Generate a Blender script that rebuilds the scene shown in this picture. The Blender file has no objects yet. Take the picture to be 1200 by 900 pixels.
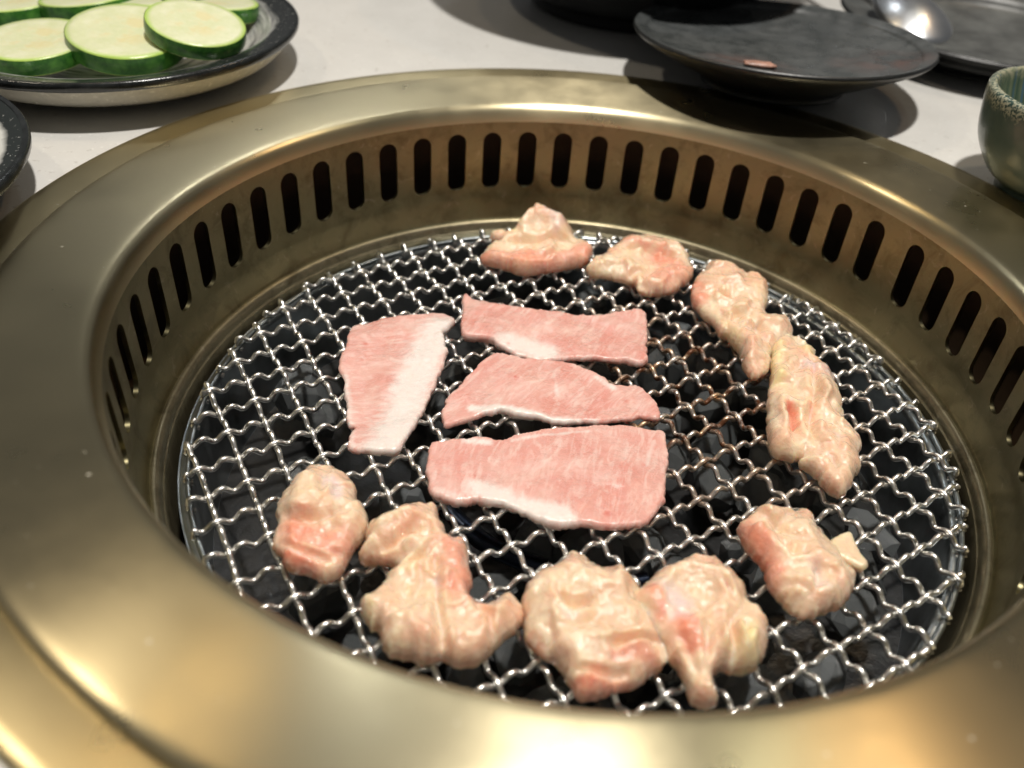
import bpy, bmesh, math, random
import numpy as np
from mathutils import Vector, Matrix
from mathutils.geometry import delaunay_2d_cdt
random.seed(7)
RNG = np.random.default_rng(11)
C = bpy.context.scene.collection
SC = bpy.context.scene
PI = math.pi

# ------------------------------------------------------------------ camera
FPX, YAW, PIT, ROL = 1003.05, -0.093424, 0.684758, 0.07688
CAM = np.array([0.0, -0.242274, 0.208716])
fw = np.array([math.sin(YAW)*math.cos(PIT), math.cos(YAW)*math.cos(PIT), -math.sin(PIT)])
r0 = np.cross(fw, [0, 0, 1]); r0 /= np.linalg.norm(r0); u0 = np.cross(r0, fw)
RT = math.cos(ROL)*r0 + math.sin(ROL)*u0
UP = -math.sin(ROL)*r0 + math.cos(ROL)*u0
cd = bpy.data.cameras.new('camera')
cd.sensor_width = 36.0
cd.lens = FPX/1200*36.0
cd.clip_start = 0.01; cd.clip_end = 20
cd.dof.use_dof = True
cd.dof.focus_distance = 0.310
cd.dof.aperture_fstop = 7.4
cam = bpy.data.objects.new('camera', cd)
cam.matrix_world = Matrix(((RT[0], UP[0], -fw[0], CAM[0]), (RT[1], UP[1], -fw[1], CAM[1]), (RT[2], UP[2], -fw[2], CAM[2]), (0, 0, 0, 1)))
C.objects.link(cam); SC.camera = cam

# ------------------------------------------------------------------ world: dim warm room light
w = bpy.data.worlds.new('World'); SC.world = w; w.use_nodes = True
nt = w.node_tree; bg = nt.nodes['Background']
tc = nt.nodes.new('ShaderNodeTexCoord'); sp = nt.nodes.new('ShaderNodeSeparateXYZ')
nt.links.new(tc.outputs['Generated'], sp.inputs[0])
cr = nt.nodes.new('ShaderNodeValToRGB'); nt.links.new(sp.outputs['Z'], cr.inputs[0])
for q, (p_, c_) in zip([cr.color_ramp.elements[0], cr.color_ramp.elements.new(.35), cr.color_ramp.elements.new(.6), cr.color_ramp.elements[-1]],
                       [(0.0, (.045, .036, .026, 1)), (.35, (.17, .155, .098, 1)), (.6, (.40, .355, .225, 1)), (.95, (.58, .505, .31, 1))]):
    q.position = p_; q.color = c_
bg.inputs['Strength'].default_value = 1.0

# ------------------------------------------------------------------ ceiling lamps (restaurant downlights)
def lamp(name, loc, power, size, col, aim=(0, 0.05, 0)):
    l = bpy.data.lights.new(name, 'AREA'); l.shape = 'DISK'; l.size = size; l.energy = power; l.color = col
    o = bpy.data.objects.new(name, l); o.location = loc
    d = Vector(aim) - Vector(loc); o.rotation_euler = d.to_track_quat('-Z', 'Y').to_euler()
    C.objects.link(o)
lamp('downlight', (0.09, 0.0, 1.35), 10.4, 0.075, (1.0, 0.955, 0.89))
lamp('downlight', (-0.57, 0.52, 1.35), 0.38, 0.06, (1.0, 0.72, 0.38))
lamp('downlight', (0.60, 0.66, 1.35), 0.75, 0.06, (1.0, 0.66, 0.36))
lamp('downlight', (0.43, 0.63, 1.35), 0.35, 0.06, (0.95, 0.98, 0.82))
lamp('downlight', (-0.30, 1.35, 1.4), 0.7, 0.16, (0.93, 0.97, 1.0))
lamp('downlight', (-0.95, 0.20, 1.35), 1.5, 0.08, (1.0, 0.86, 0.66))

SC.view_settings.view_transform = 'Standard'
SC.view_settings.look = 'None'
SC.view_settings.exposure = 0.9
SC.view_settings.gamma = 1.0
SC.view_settings.use_curve_mapping = False
SC.cycles.max_bounces = 10

# ------------------------------------------------------------------ helpers
def unp(u, v, z):
    """point of the place seen at photo pixel (u, v), at height z"""
    d = RT*(u-600)/FPX - UP*(v-450)/FPX + fw
    return CAM + d*((z-CAM[2])/d[2])

def tag(o, label=None, cat=None, group=None, kind=None):
    if label: o['label'] = label
    if cat: o['category'] = cat
    if group: o['group'] = group
    if kind: o['kind'] = kind
    return o

def empty(name, loc=(0, 0, 0), rot=(0, 0, 0)):
    o = bpy.data.objects.new(name, None); o.location = loc; o.rotation_euler = rot
    o.empty_display_size = 0.01; C.objects.link(o); return o

def mesh(name, verts, faces, mat=None, parent=None, smooth=True):
    me = bpy.data.meshes.new(name)
    me.from_pydata([tuple(map(float, v)) for v in verts], [], faces); me.update()
    if mat: me.materials.append(mat)
    if smooth: me.polygons.foreach_set('use_smooth', [True]*len(me.polygons))
    o = bpy.data.objects.new(name, me); C.objects.link(o)
    if parent: o.parent = parent
    return o

def lathe(prof, n=128, closed=False, center=(0, 0, 0)):
    V = []; F = []; m = len(prof)
    for i in range(n):
        a = 2*PI*i/n; c, s = math.cos(a), math.sin(a)
        for r, z in prof: V.append((center[0]+r*c, center[1]+r*s, center[2]+z))
    k = m if closed else m-1
    for i in range(n):
        i2 = (i+1) % n
        for j in range(k):
            j2 = (j+1) % m
            F.append((i*m+j, i2*m+j, i2*m+j2, i*m+j2))
    return V, F

def spline(pts, per=6):
    """Catmull-Rom through the points"""
    P = np.array(pts, float); n = len(P); out = []
    for i in range(n-1):
        a, b, c, d = P[max(i-1, 0)], P[i], P[i+1], P[min(i+2, n-1)]
        for k in range(per):
            t = k/per
            out.append(.5*((2*b)+(-a+c)*t+(2*a-5*b+4*c-d)*t*t+(-a+3*b-3*c+d)*t**3))
    out.append(P[-1]); return np.array(out)

def tube(path, rad, sides=8, cap=True):
    P = np.array(path, float); n = len(P)
    T = np.gradient(P, axis=0); T /= np.linalg.norm(T, axis=1)[:, None]+1e-12
    ref = np.array([0, 0, 1.0])
    V = []; F = []
    for i in range(n):
        s = np.cross(T[i], ref); l = np.linalg.norm(s)
        if l < 1e-4: s = np.array([1.0, 0, 0]); l = 1
        s /= l; q = np.cross(s, T[i])
        rr = rad[i] if hasattr(rad, '__len__') else rad
        for k in range(sides):
            a = 2*PI*k/sides; V.append(P[i]+rr*(math.cos(a)*s+math.sin(a)*q))
    for i in range(n-1):
        for k in range(sides):
            k2 = (k+1) % sides
            F.append((i*sides+k, i*sides+k2, (i+1)*sides+k2, (i+1)*sides+k))
    if cap:
        F.append(tuple(range(sides))[::-1]); F.append(tuple((n-1)*sides+k for k in range(sides)))
    return V, F

# value noise on numpy points
_T = RNG.random((64, 64, 64))
def vnoise(X, f):
    X = np.asarray(X, float)*f; i = np.floor(X).astype(int); t = X-i; t = t*t*(3-2*t); r = 0
    for a in (0, 1):
        for b in (0, 1):
            for c in (0, 1):
                wgt = (t[..., 0] if a else 1-t[..., 0])*(t[..., 1] if b else 1-t[..., 1])*(t[..., 2] if c else 1-t[..., 2])
                r = r+wgt*_T[(i[..., 0]+a) % 64, (i[..., 1]+b) % 64, (i[..., 2]+c) % 64]
    return r*2-1

# ------------------------------------------------------------------ node material helpers
class M:
    def __init__(s, name):
        s.m = bpy.data.materials.new(name); s.m.use_nodes = True; s.t = s.m.node_tree
        s.b = s.t.nodes['Principled BSDF']; s.tc = s.t.nodes.new('ShaderNodeTexCoord')
    def n(s, ty, **kw):
        x = s.t.nodes.new(ty)
        for k, v in kw.items():
            if k in x.inputs and not hasattr(x, k): x.inputs[k].default_value = v
            else:
                try: setattr(x, k, v)
                except Exception: x.inputs[k].default_value = v
        return x
    def l(s, a, b): s.t.links.new(a, b)
    def set(s, **kw):
        for k, v in kw.items():
            k = k.replace('_', ' ')
            if isinstance(v, bpy.types.NodeSocket): s.l(v, s.b.inputs[k])
            else: s.b.inputs[k].default_value = v
    def obj(s): return s.tc.outputs['Object']
    def noise(s, scale, detail=3, rough=.55, vec=None, dist=0):
        x = s.n('ShaderNodeTexNoise'); x.inputs['Scale'].default_value = scale; x.inputs['Detail'].default_value = detail
        x.inputs['Roughness'].default_value = rough; x.inputs['Distortion'].default_value = dist
        s.l(vec if vec is not None else s.obj(), x.inputs['Vector']); return x.outputs['Fac']
    def ramp(s, fac, *stops):
        x = s.n('ShaderNodeValToRGB'); e = x.color_ramp.elements
        while len(e) < len(stops): e.new(.5)
        for q, (p, c) in zip(e, stops):
            q.position = p; q.color = (c, c, c, 1) if not hasattr(c, '__len__') else (*c, 1)
        s.l(fac, x.inputs[0]); return x.outputs[0]
    def mix(s, fac, a, b):
        x = s.n('ShaderNodeMix', data_type='RGBA')
        for k, v in ((0, fac), (6, a), (7, b)):
            if isinstance(v, bpy.types.NodeSocket): s.l(v, x.inputs[k])
            elif k == 0: x.inputs[0].default_value = v
            else: x.inputs[k].default_value = (*v, 1)
        return x.outputs[2]
    def math(s, op, a, b=0.0, clamp=False):
        x = s.n('ShaderNodeMath'); x.operation = op; x.use_clamp = clamp
        for k, v in ((0, a), (1, b)):
            if isinstance(v, bpy.types.NodeSocket): s.l(v, x.inputs[k])
            else: x.inputs[k].default_value = v
        return x.outputs[0]
    def bump(s, h, strength=.3, dist=.001, prev=None):
        x = s.n('ShaderNodeBump'); x.inputs['Strength'].default_value = strength; x.inputs['Distance'].default_value = dist
        s.l(h, x.inputs['Height'])
        if prev is not None: s.l(prev, x.inputs['Normal'])
        return x.outputs[0]
    def mapped(s, scale, vec=None, rot=(0, 0, 0)):
        x = s.n('ShaderNodeMapping'); x.inputs['Scale'].default_value = scale; x.inputs['Rotation'].default_value = rot
        s.l(vec if vec is not None else s.obj(), x.inputs['Vector']); return x.outputs[0]
    def polar(s, ks=1.0, kr=1.0, kz=1.0):
        """(angle*ks, radius*kr, z*kz) of the object position: brushing follows the turning of the ring"""
        q = s.n('ShaderNodeSeparateXYZ'); s.l(s.obj(), q.inputs[0])
        r = s.math('SQRT', s.math('ADD', s.math('MULTIPLY', q.outputs[0], q.outputs[0]), s.math('MULTIPLY', q.outputs[1], q.outputs[1])))
        a = s.math('ARCTAN2', q.outputs[1], q.outputs[0])
        c = s.n('ShaderNodeCombineXYZ')
        s.l(s.math('MULTIPLY', a, ks), c.inputs[0]); s.l(s.math('MULTIPLY', r, kr), c.inputs[1]); s.l(s.math('MULTIPLY', q.outputs[2], kz), c.inputs[2])
        return c.outputs[0], r

def brass(name, col, rough, aniso, stain=0.0, fine=.045, scratch=False):
    m = M(name)
    pol, r = m.polar(1.6, 900, 900)
    streak = m.noise(1.0, 4, .6, pol)
    smud = m.noise(38, 4, .6)
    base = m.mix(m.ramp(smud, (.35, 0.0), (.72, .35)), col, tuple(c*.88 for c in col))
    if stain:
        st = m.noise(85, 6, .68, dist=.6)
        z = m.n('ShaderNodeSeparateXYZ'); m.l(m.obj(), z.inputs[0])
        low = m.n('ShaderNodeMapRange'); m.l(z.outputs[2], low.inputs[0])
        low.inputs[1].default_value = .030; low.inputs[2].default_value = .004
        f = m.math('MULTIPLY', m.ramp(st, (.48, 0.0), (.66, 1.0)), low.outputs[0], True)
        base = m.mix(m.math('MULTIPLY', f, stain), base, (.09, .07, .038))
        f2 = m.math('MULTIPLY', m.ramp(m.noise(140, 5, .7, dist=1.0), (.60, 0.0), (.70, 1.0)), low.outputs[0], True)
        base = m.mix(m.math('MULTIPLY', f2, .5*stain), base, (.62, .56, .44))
    met = 1.0
    if scratch:
        f4 = m.ramp(m.noise(420, 2, .5), (.755, 0.0), (.79, .8))
        base = m.mix(f4, base, (.74, .70, .58)); met = m.math('SUBTRACT', 1.0, m.math('MULTIPLY', f4, .7))
    m.set(Base_Color=base, Metallic=met)
    ro = m.n('ShaderNodeMapRange'); m.l(smud, ro.inputs[0]); ro.inputs[1].default_value = .3; ro.inputs[2].default_value = .75
    ro.inputs[3].default_value = rough*.88; ro.inputs[4].default_value = rough*1.2
    m.set(Roughness=ro.outputs[0], Anisotropic=aniso, Anisotropic_Rotation=.25)
    tg = m.n('ShaderNodeTangent'); tg.direction_type = 'RADIAL'; tg.axis = 'Z'
    m.l(tg.outputs[0], m.b.inputs['Tangent'])
    m.set(Normal=m.bump(streak, fine, .0002))
    return m.m

def simple(name, col, rough, metal=0.0, nscale=60, var=.25, bump=.15, bscale=None, coat=0.0, spec=.5):
    m = M(name)
    nz = m.noise(nscale, 5, .6)
    m.set(Base_Color=m.mix(m.ramp(nz, (.3, 0.0), (.75, 1.0)), tuple(c*(1-var) for c in col), tuple(min(1, c*(1+var)) for c in col)), Metallic=metal)
    ro = m.n('ShaderNodeMapRange'); m.l(nz, ro.inputs[0]); ro.inputs[3].default_value = rough*.75; ro.inputs[4].default_value = min(1, rough*1.3)
    m.set(Roughness=ro.outputs[0], Coat_Weight=coat, Coat_Roughness=.12, Specular_IOR_Level=spec)
    m.set(Normal=m.bump(m.noise(bscale or nscale*4, 4, .6), bump, .0008))
    return m.m

RIM_M = brass('brushed_brass_rim', (.60, .52, .33), .30, .84, scratch=True)
FLANGE_M = brass('brushed_brass_flange', (.58, .49, .29), .30, .7, scratch=True)
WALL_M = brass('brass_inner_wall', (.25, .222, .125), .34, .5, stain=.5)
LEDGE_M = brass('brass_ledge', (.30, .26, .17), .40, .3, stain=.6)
HOUSING_M = simple('brown_housing_steel', (.075, .045, .024), .55, .4, 40, .4)
DARKSTEEL_M = simple('dark_basket_steel', (.42, .46, .48), .30, 1.0, 50, .35, .1)
SOOT_M = simple('sooty_pan', (.016, .016, .016), .35, 0.0, 60, .4, .5)
BLUE_M = simple('heat_blued_steel', (.03, .038, .06), .3, 1.0, 30, .5, .1)

# ------------------------------------------------------------------ tabletop (the surface everything stands on), with the hole the grill drops into
m = M('pale_tabletop')
sp1 = m.noise(420, 2, .5); cl = m.noise(26, 4, .6)
base = m.mix(m.ramp(cl, (.35, 0.0), (.7, 1.0)), (.60, .59, .56), (.66, .65, .62))
base = m.mix(m.ramp(sp1, (.64, 0.0), (.72, .55)), base, (.80, .79, .76))
base = m.mix(m.ramp(m.noise(300, 2, .5, m.mapped((1, 1, 1), rot=(.3, .8, .2))), (.66, 0.0), (.74, .45)), base, (.36, .33, .29))
m.set(Base_Color=base, Roughness=.32, Normal=m.bump(sp1, .08, .0004), Coat_Weight=.15, Coat_Roughness=.2)
TABLE_M = m.m
TZ = 0.055
n = 96; V = []; F = []
for i in range(n):
    a = 2*PI*i/n
    V.append((.19*math.cos(a), .19*math.sin(a), TZ))
for i in range(n):
    a = 2*PI*i/n; k = 1.0/max(abs(math.cos(a)), abs(math.sin(a)))
    V.append((1.2*k*math.cos(a), .5+1.2*k*math.sin(a), TZ))
for i in range(n): F.append((i, i+n, (i+1) % n+n, (i+1) % n))
t = mesh('tabletop', V, F, TABLE_M, smooth=False)
tag(t, 'pale stone tabletop around the grill', kind='structure')

# ------------------------------------------------------------------ grill built into the table
grill = empty('tabletop_grill', (0, 0, TZ))
tag(grill, 'round brushed brass grill with slotted inner wall sunk into the table', 'grill')
def gpart(name, V, F, mat, smooth=True):
    o = mesh(name, [(x, y, z-TZ) for x, y, z in V], F, mat, grill, smooth); return o
def gmat_fix(): pass
# flange lying on the table
prof = [(.186, .0558), (.1975, .0574), (.2002, .0574), (.2012, .0570), (.2016, .0562), (.2016, .0552)]
gpart('flange', *lathe(prof, 256), FLANGE_M)
# raised rim
prof = [(.1502, .0499), (.1505, .0520), (.1512, .0545), (.1520, .0559), (.1530, .0567), (.1544, .0573), (.158, .0578), (.166, .0585), (.175, .0590), (.182, .0592), (.1845, .0590), (.1858, .0584), (.1864, .0575), (.1866, .0562)]
prof = [tuple(q) for q in spline(prof, 3)]
gpart('rim', *lathe(prof, 256), RIM_M)

# slotted wall: 55 stadium slots cut through, one wider gap at the seam
N = 55; step = 6.515; seam = 8.2; a_first = math.radians(39.4)
z0s, z1s = .0165, .0450; hw = .0044
def wall_r(z): return .1502 if z > .012 else .1502-.0028*((.012-z)/.012)**1.5
angs = [a_first+math.radians(step)*k for k in range(N)]
V = []; F = []; idx = {}
def addv(a, z, r=None):
    key = (round(a % (2*PI), 5), round(z, 6), r)
    if key in idx: return idx[key]
    rr = wall_r(z) if r is None else r
    V.append((rr*math.cos(a), rr*math.sin(a), z)); idx[key] = len(V)-1; return idx[key]
bounds = []
for k in range(N):
    a0 = angs[k]-math.radians(step)/2 if k else angs[0]-math.radians(seam)/2
    a1 = angs[k]+math.radians(step)/2 if k < N-1 else angs[0]-math.radians(seam)/2+2*PI
    bounds.append((a0, a1))
IN = []
zb, zt = .013, .0500
for k in range(N):
    a0, a1 = bounds[k]; ac = angs[k]; R = .1502
    st = []
    m_arc = 10; zc1, zc0 = z1s-hw, z0s+hw
    for i in range(m_arc+1):
        th = PI*i/m_arc; st.append((ac+hw*math.cos(th)/R, zc1+hw*math.sin(th)))
    for q in (.33, .66): st.append((ac-hw/R, zc1+(zc0-zc1)*q))
    for i in range(m_arc+1):
        th = PI+PI*i/m_arc; st.append((ac+hw*math.cos(th)/R, zc0+hw*math.sin(th)))
    for q in (.33, .66): st.append((ac+hw/R, zc0+(zc1-zc0)*q))
    outer = []
    for (a, z) in st:
        if z >= zc1-1e-9 and z > zc1+1e-9:
            x = (a-ac)/(hw/R); outer.append((ac+(a1-ac)*x if x > 0 else ac+(ac-a0)*x, zt))
        elif z < zc0-1e-9:
            x = (a-ac)/(hw/R); outer.append((ac+(a1-ac)*x if x > 0 else ac+(ac-a0)*x, zb))
        else:
            outer.append((a1 if a > ac else a0, z))
    iv = [addv(a, z) for a, z in st]; ov = [addv(a, z) for a, z in outer]
    L = len(st)
    for i in range(L):
        j = (i+1) % L
        f = [iv[i], iv[j], ov[j], ov[i]]
        za, zbb = outer[i], outer[j]
        if abs(za[0]-zbb[0]) > 1e-6 and abs(za[1]-zbb[1]) > 1e-6:      # a corner of the sector
            f = [iv[i], iv[j], ov[j], addv(za[0] if abs(za[1]-zc1) < 1e-6 or abs(za[1]-zc0) < 1e-6 else zbb[0], zt if max(za[1], zbb[1]) > .04 else zb), ov[i]]
        F.append(tuple(dict.fromkeys(f)))
    IN.append(st)
# plain bands below the slots
base_angles = [2*PI*i/220 for i in range(220)]
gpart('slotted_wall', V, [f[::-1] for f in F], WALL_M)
# inner faces of the slots (sheet thickness)
V2 = []; F2 = []
for st in IN:
    o0 = len(V2); L = len(st)
    for a, z in st: V2.append((.1502*math.cos(a), .1502*math.sin(a), z)); V2.append((.1518*math.cos(a), .1518*math.sin(a), z))
    for i in range(L):
        j = (i+1) % L; F2.append((o0+2*i, o0+2*i+1, o0+2*j+1, o0+2*j))
gpart('slot_edge', V2, F2, WALL_M)['kind'] = 'stuff'
prof = [(wall_r(z), z) for z in np.linspace(.0131, .001, 14)]+[(.1466, .0002)]
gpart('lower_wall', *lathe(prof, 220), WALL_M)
# ledge ring round the fire pot
prof = [(.1472, .0004), (.1464, .0013), (.1452, .0012), (.1442, -.0002), (.1435, -.0030), (.1430, -.008), (.1428, -.052)]
gpart('ledge_ring', *lathe([tuple(q) for q in spline(prof, 3)], 220), LEDGE_M)
# housing behind the slots
gpart('housing', *lathe([(.1512, .0525), (.172, .0522), (.174, .049), (.174, -.01), (.1512, -.012)], 128), HOUSING_M)
# fire basket: steel ring with a rolled edge, and its sooty floor
prof = [(.1345, -.052), (.1348, -.012), (.1352, -.0055), (.1362, -.0040), (.1378, -.0040), (.1390, -.0052), (.1395, -.009), (.1395, -.052)]
gpart('fire_basket', *lathe([tuple(q) for q in spline(prof, 3)], 180), DARKSTEEL_M)
prof = [(.0001, -.050), (.10, -.050), (.1345, -.047)]
gpart('basket_floor', *lathe(prof, 96), SOOT_M)
gpart('pit_floor', *lathe([(.1345, -.0525), (.143, -.0525)], 96), SOOT_M)
# two heat-blued burner tubes curving through the stones
for rad, a0, a1, zz in ((.056, -140, -95, -.022), (.080, -118, -84, -.025), (.062, -78, -62, -.022)):
    path = [(rad*math.cos(math.radians(a))+.004, rad*math.sin(math.radians(a)), zz) for a in np.linspace(a0, a1, 40)]
    gpart('burner_tube', *tube(path, .0034, 10), BLUE_M)

# ------------------------------------------------------------------ wire grate: crimped wires woven over and under each other
m = M('steel_wire')
pos = m.obj()
sepv = m.n('ShaderNodeVectorMath'); sepv.operation = 'DISTANCE'; m.l(pos, sepv.inputs[0]); sepv.inputs[1].default_value = (.040, .022, 0)
near = m.n('ShaderNodeMapRange'); m.l(sepv.outputs['Value'], near.inputs[0]); near.inputs[1].default_value = .088; near.inputs[2].default_value = .030
grime = m.noise(120, 5, .7)
f = m.math('MULTIPLY', near.outputs[0], m.ramp(grime, (.38, 0.0), (.60, .8)), True)
base = m.mix(f, (.86, .85, .82), (.56, .33, .14))
base = m.mix(m.math('MULTIPLY', m.ramp(m.noise(60, 5, .7, dist=.8), (.52, 0.0), (.68, .55)), m.ramp(m.noise(420, 4, .7), (.40, 0.0), (.60, 1.0))), base, (.30, .20, .11))
f2 = m.math('MULTIPLY', m.math('POWER', near.outputs[0], 1.6), m.ramp(m.noise(230, 5, .7), (.47, 0.0), (.58, 1.0)), True)
base = m.mix(f2, base, (.12, .045, .018))
m.set(Base_Color=base, Metallic=m.math('SUBTRACT', 1.0, m.math('MULTIPLY', f2, .65)))
m.set(Roughness=m.ramp(m.math('ADD', m.noise(260, 3), m.math('MULTIPLY', f, .3)), (.3, .26), (.9, .50)), Normal=m.bump(m.noise(900, 3), .12, .0003))
WIRE_M = m.m
grate = empty('wire_grate', (.0015, 0, 0))
tag(grate, 'round woven steel wire grate lying in the grill, browned in the middle', 'grill grate')
thu, thv = math.radians(-50.75), math.radians(-53.5)
nu = np.array([math.cos(thu), math.sin(thu)])               # cross wires: p.nu = phase + k*spacing
nv = np.array([-math.sin(thv), math.cos(thv)])              # long wires:  p.nv = phase + k*spacing
SU, PU, SV, PV = .01285, .00436, .01325, .0021
MI = np.linalg.inv(np.array([nu, nv]))
def node(i, j): return MI @ np.array([PU+SU*i, PV+SV*j])
iu = round((np.array([-.1333, .0025]) @ nu-PU)/SU); iv_ = round((np.array([-.1333, .0025]) @ nv-PV)/SV)
par0 = (iu+iv_) % 2
RG = .1368
def wire_path(fixed, k):
    pts = []; ph = RNG.random(4)*6.28; inside = []
    for tt in np.arange(-13, 13, 1/21):
        p = node(k, tt) if fixed == 'u' else node(tt, k)
        if np.hypot(*p) > RG: continue
        s = 1 if ((k+math.floor(tt+1e-9)) % 2 == par0) else -1
        fr = tt-math.floor(tt+1e-9)
        A = .00092+.00056*math.sin(PI*fr)**2
        z = s*A*math.sin(1.1*math.cos(3*PI*fr))/.8912*(1 if fixed == 'u' else -1)
        wob = .00034*math.sin(tt*.9+ph[0])+.00020*math.sin(tt*2.3+ph[1])
        d = nu if fixed == 'u' else nv
        inside.append((p[0]+d[0]*wob, p[1]+d[1]*wob, z+.00015*math.sin(tt*1.3+ph[2])))
    if len(inside) < 10: return None
    for end in (0, -1):
        e = np.array(inside[end]); rad = np.array([e[0], e[1], 0]); rad /= np.linalg.norm(rad)
        dirn = e-np.array(inside[1 if end == 0 else -2]); dirn[2] = 0; dirn /= np.linalg.norm(dirn)
        o = .6*dirn+.4*rad
        ext = [e+o*.0007+np.array([0, 0, .0006-e[2]*.5]), e+o*.0014+np.array([0, 0, -.0008-e[2]]), e+o*.0016+np.array([0, 0, -.0024-e[2]]), e+o*.0009+np.array([0, 0, -.0038-e[2]]), e-o*.0006+np.array([0, 0, -.0042-e[2]])]
        if end == 0: inside = [tuple(q) for q in ext[::-1]]+inside
        else: inside = inside+[tuple(q) for q in ext]
    return inside
wires = []
for fixed in ('u', 'v'):
    for k in range(-13, 14):
        pth = wire_path(fixed, k)
        if pth: mesh('wire', *tube(np.array(pth)-np.array([0, 0, 0]), (.00097+.00004*RNG.random()), 8), WIRE_M, grate)
ring = [(.1372*math.cos(a), .1372*math.sin(a), -.0030) for a in np.linspace(0, 2*PI, 161)]
mesh('edge_ring', *tube(ring, .0010, 8, False), DARKSTEEL_M, grate)

# ------------------------------------------------------------------ stones in the basket
m = M('wet_dark_stone')
nz = m.noise(70, 5, .65); oi = m.n('ShaderNodeObjectInfo')
b0 = m.mix(m.ramp(nz, (.3, 0.0), (.75, 1.0)), (.024, .026, .026), (.115, .124, .126))
b0 = m.mix(m.math('MULTIPLY', m.math('POWER', oi.outputs['Random'], 2.0), .5), b0, (.27, .29, .30))
m.set(Base_Color=b0, Roughness=m.ramp(m.noise(200, 3), (.35, .10), (.7, .42)), Specular_IOR_Level=.6)
m.set(Normal=m.bump(m.noise(160, 5, .7), .55, .0015))
STONE_M = m.m
def stone_mesh(seed):
    rg = random.Random(seed); bm = bmesh.new()
    bmesh.ops.create_icosphere(bm, subdivisions=2, radius=1)
    planes = [(Vector((rg.gauss(0, 1), rg.gauss(0, 1), rg.gauss(0, 1))).normalized(), rg.uniform(.55, .85)) for _ in range(9)]
    for v in bm.verts:
        for nrm, d in planes:
            q = v.co.dot(nrm)
            if q > d: v.co -= nrm*(q-d)
        v.co *= 1+rg.uniform(-.03, .03)
    me = bpy.data.meshes.new('stone'); bm.to_mesh(me); bm.free(); me.materials.append(STONE_M); return me
smeshes = [stone_mesh(s) for s in range(7)]
placed = []; rs = random.Random(5); tries = 0
while len(placed) < 64 and tries < 6000:
    tries += 1
    a = rs.uniform(0, 2*PI); r = .120*math.sqrt(rs.random()); x, y = r*math.cos(a), r*math.sin(a); s = rs.uniform(.0095, .0155)
    if x < -.055 and rs.random() < .75: continue
    if y > .06 and rs.random() < .7: continue
    if any(math.hypot(x-q[0], y-q[1]) < .72*(s+q[2]) for q in placed): continue
    placed.append((x, y, s))
for x, y, s in placed:
    o = bpy.data.objects.new('stone', smeshes[rs.randrange(7)])
    o.location = (x, y, -.036+rs.uniform(0, .010)); o.scale = (s*rs.uniform(.9, 1.25), s*rs.uniform(.85, 1.1), s*rs.uniform(.65, .95))
    o.rotation_euler = (rs.uniform(0, 6), rs.uniform(0, 6), rs.uniform(0, 6)); C.objects.link(o)
    tag(o, 'dark wet stone lump lying in the fire basket under the wire grate', 'stone', 'stones under the wire grate')

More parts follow.
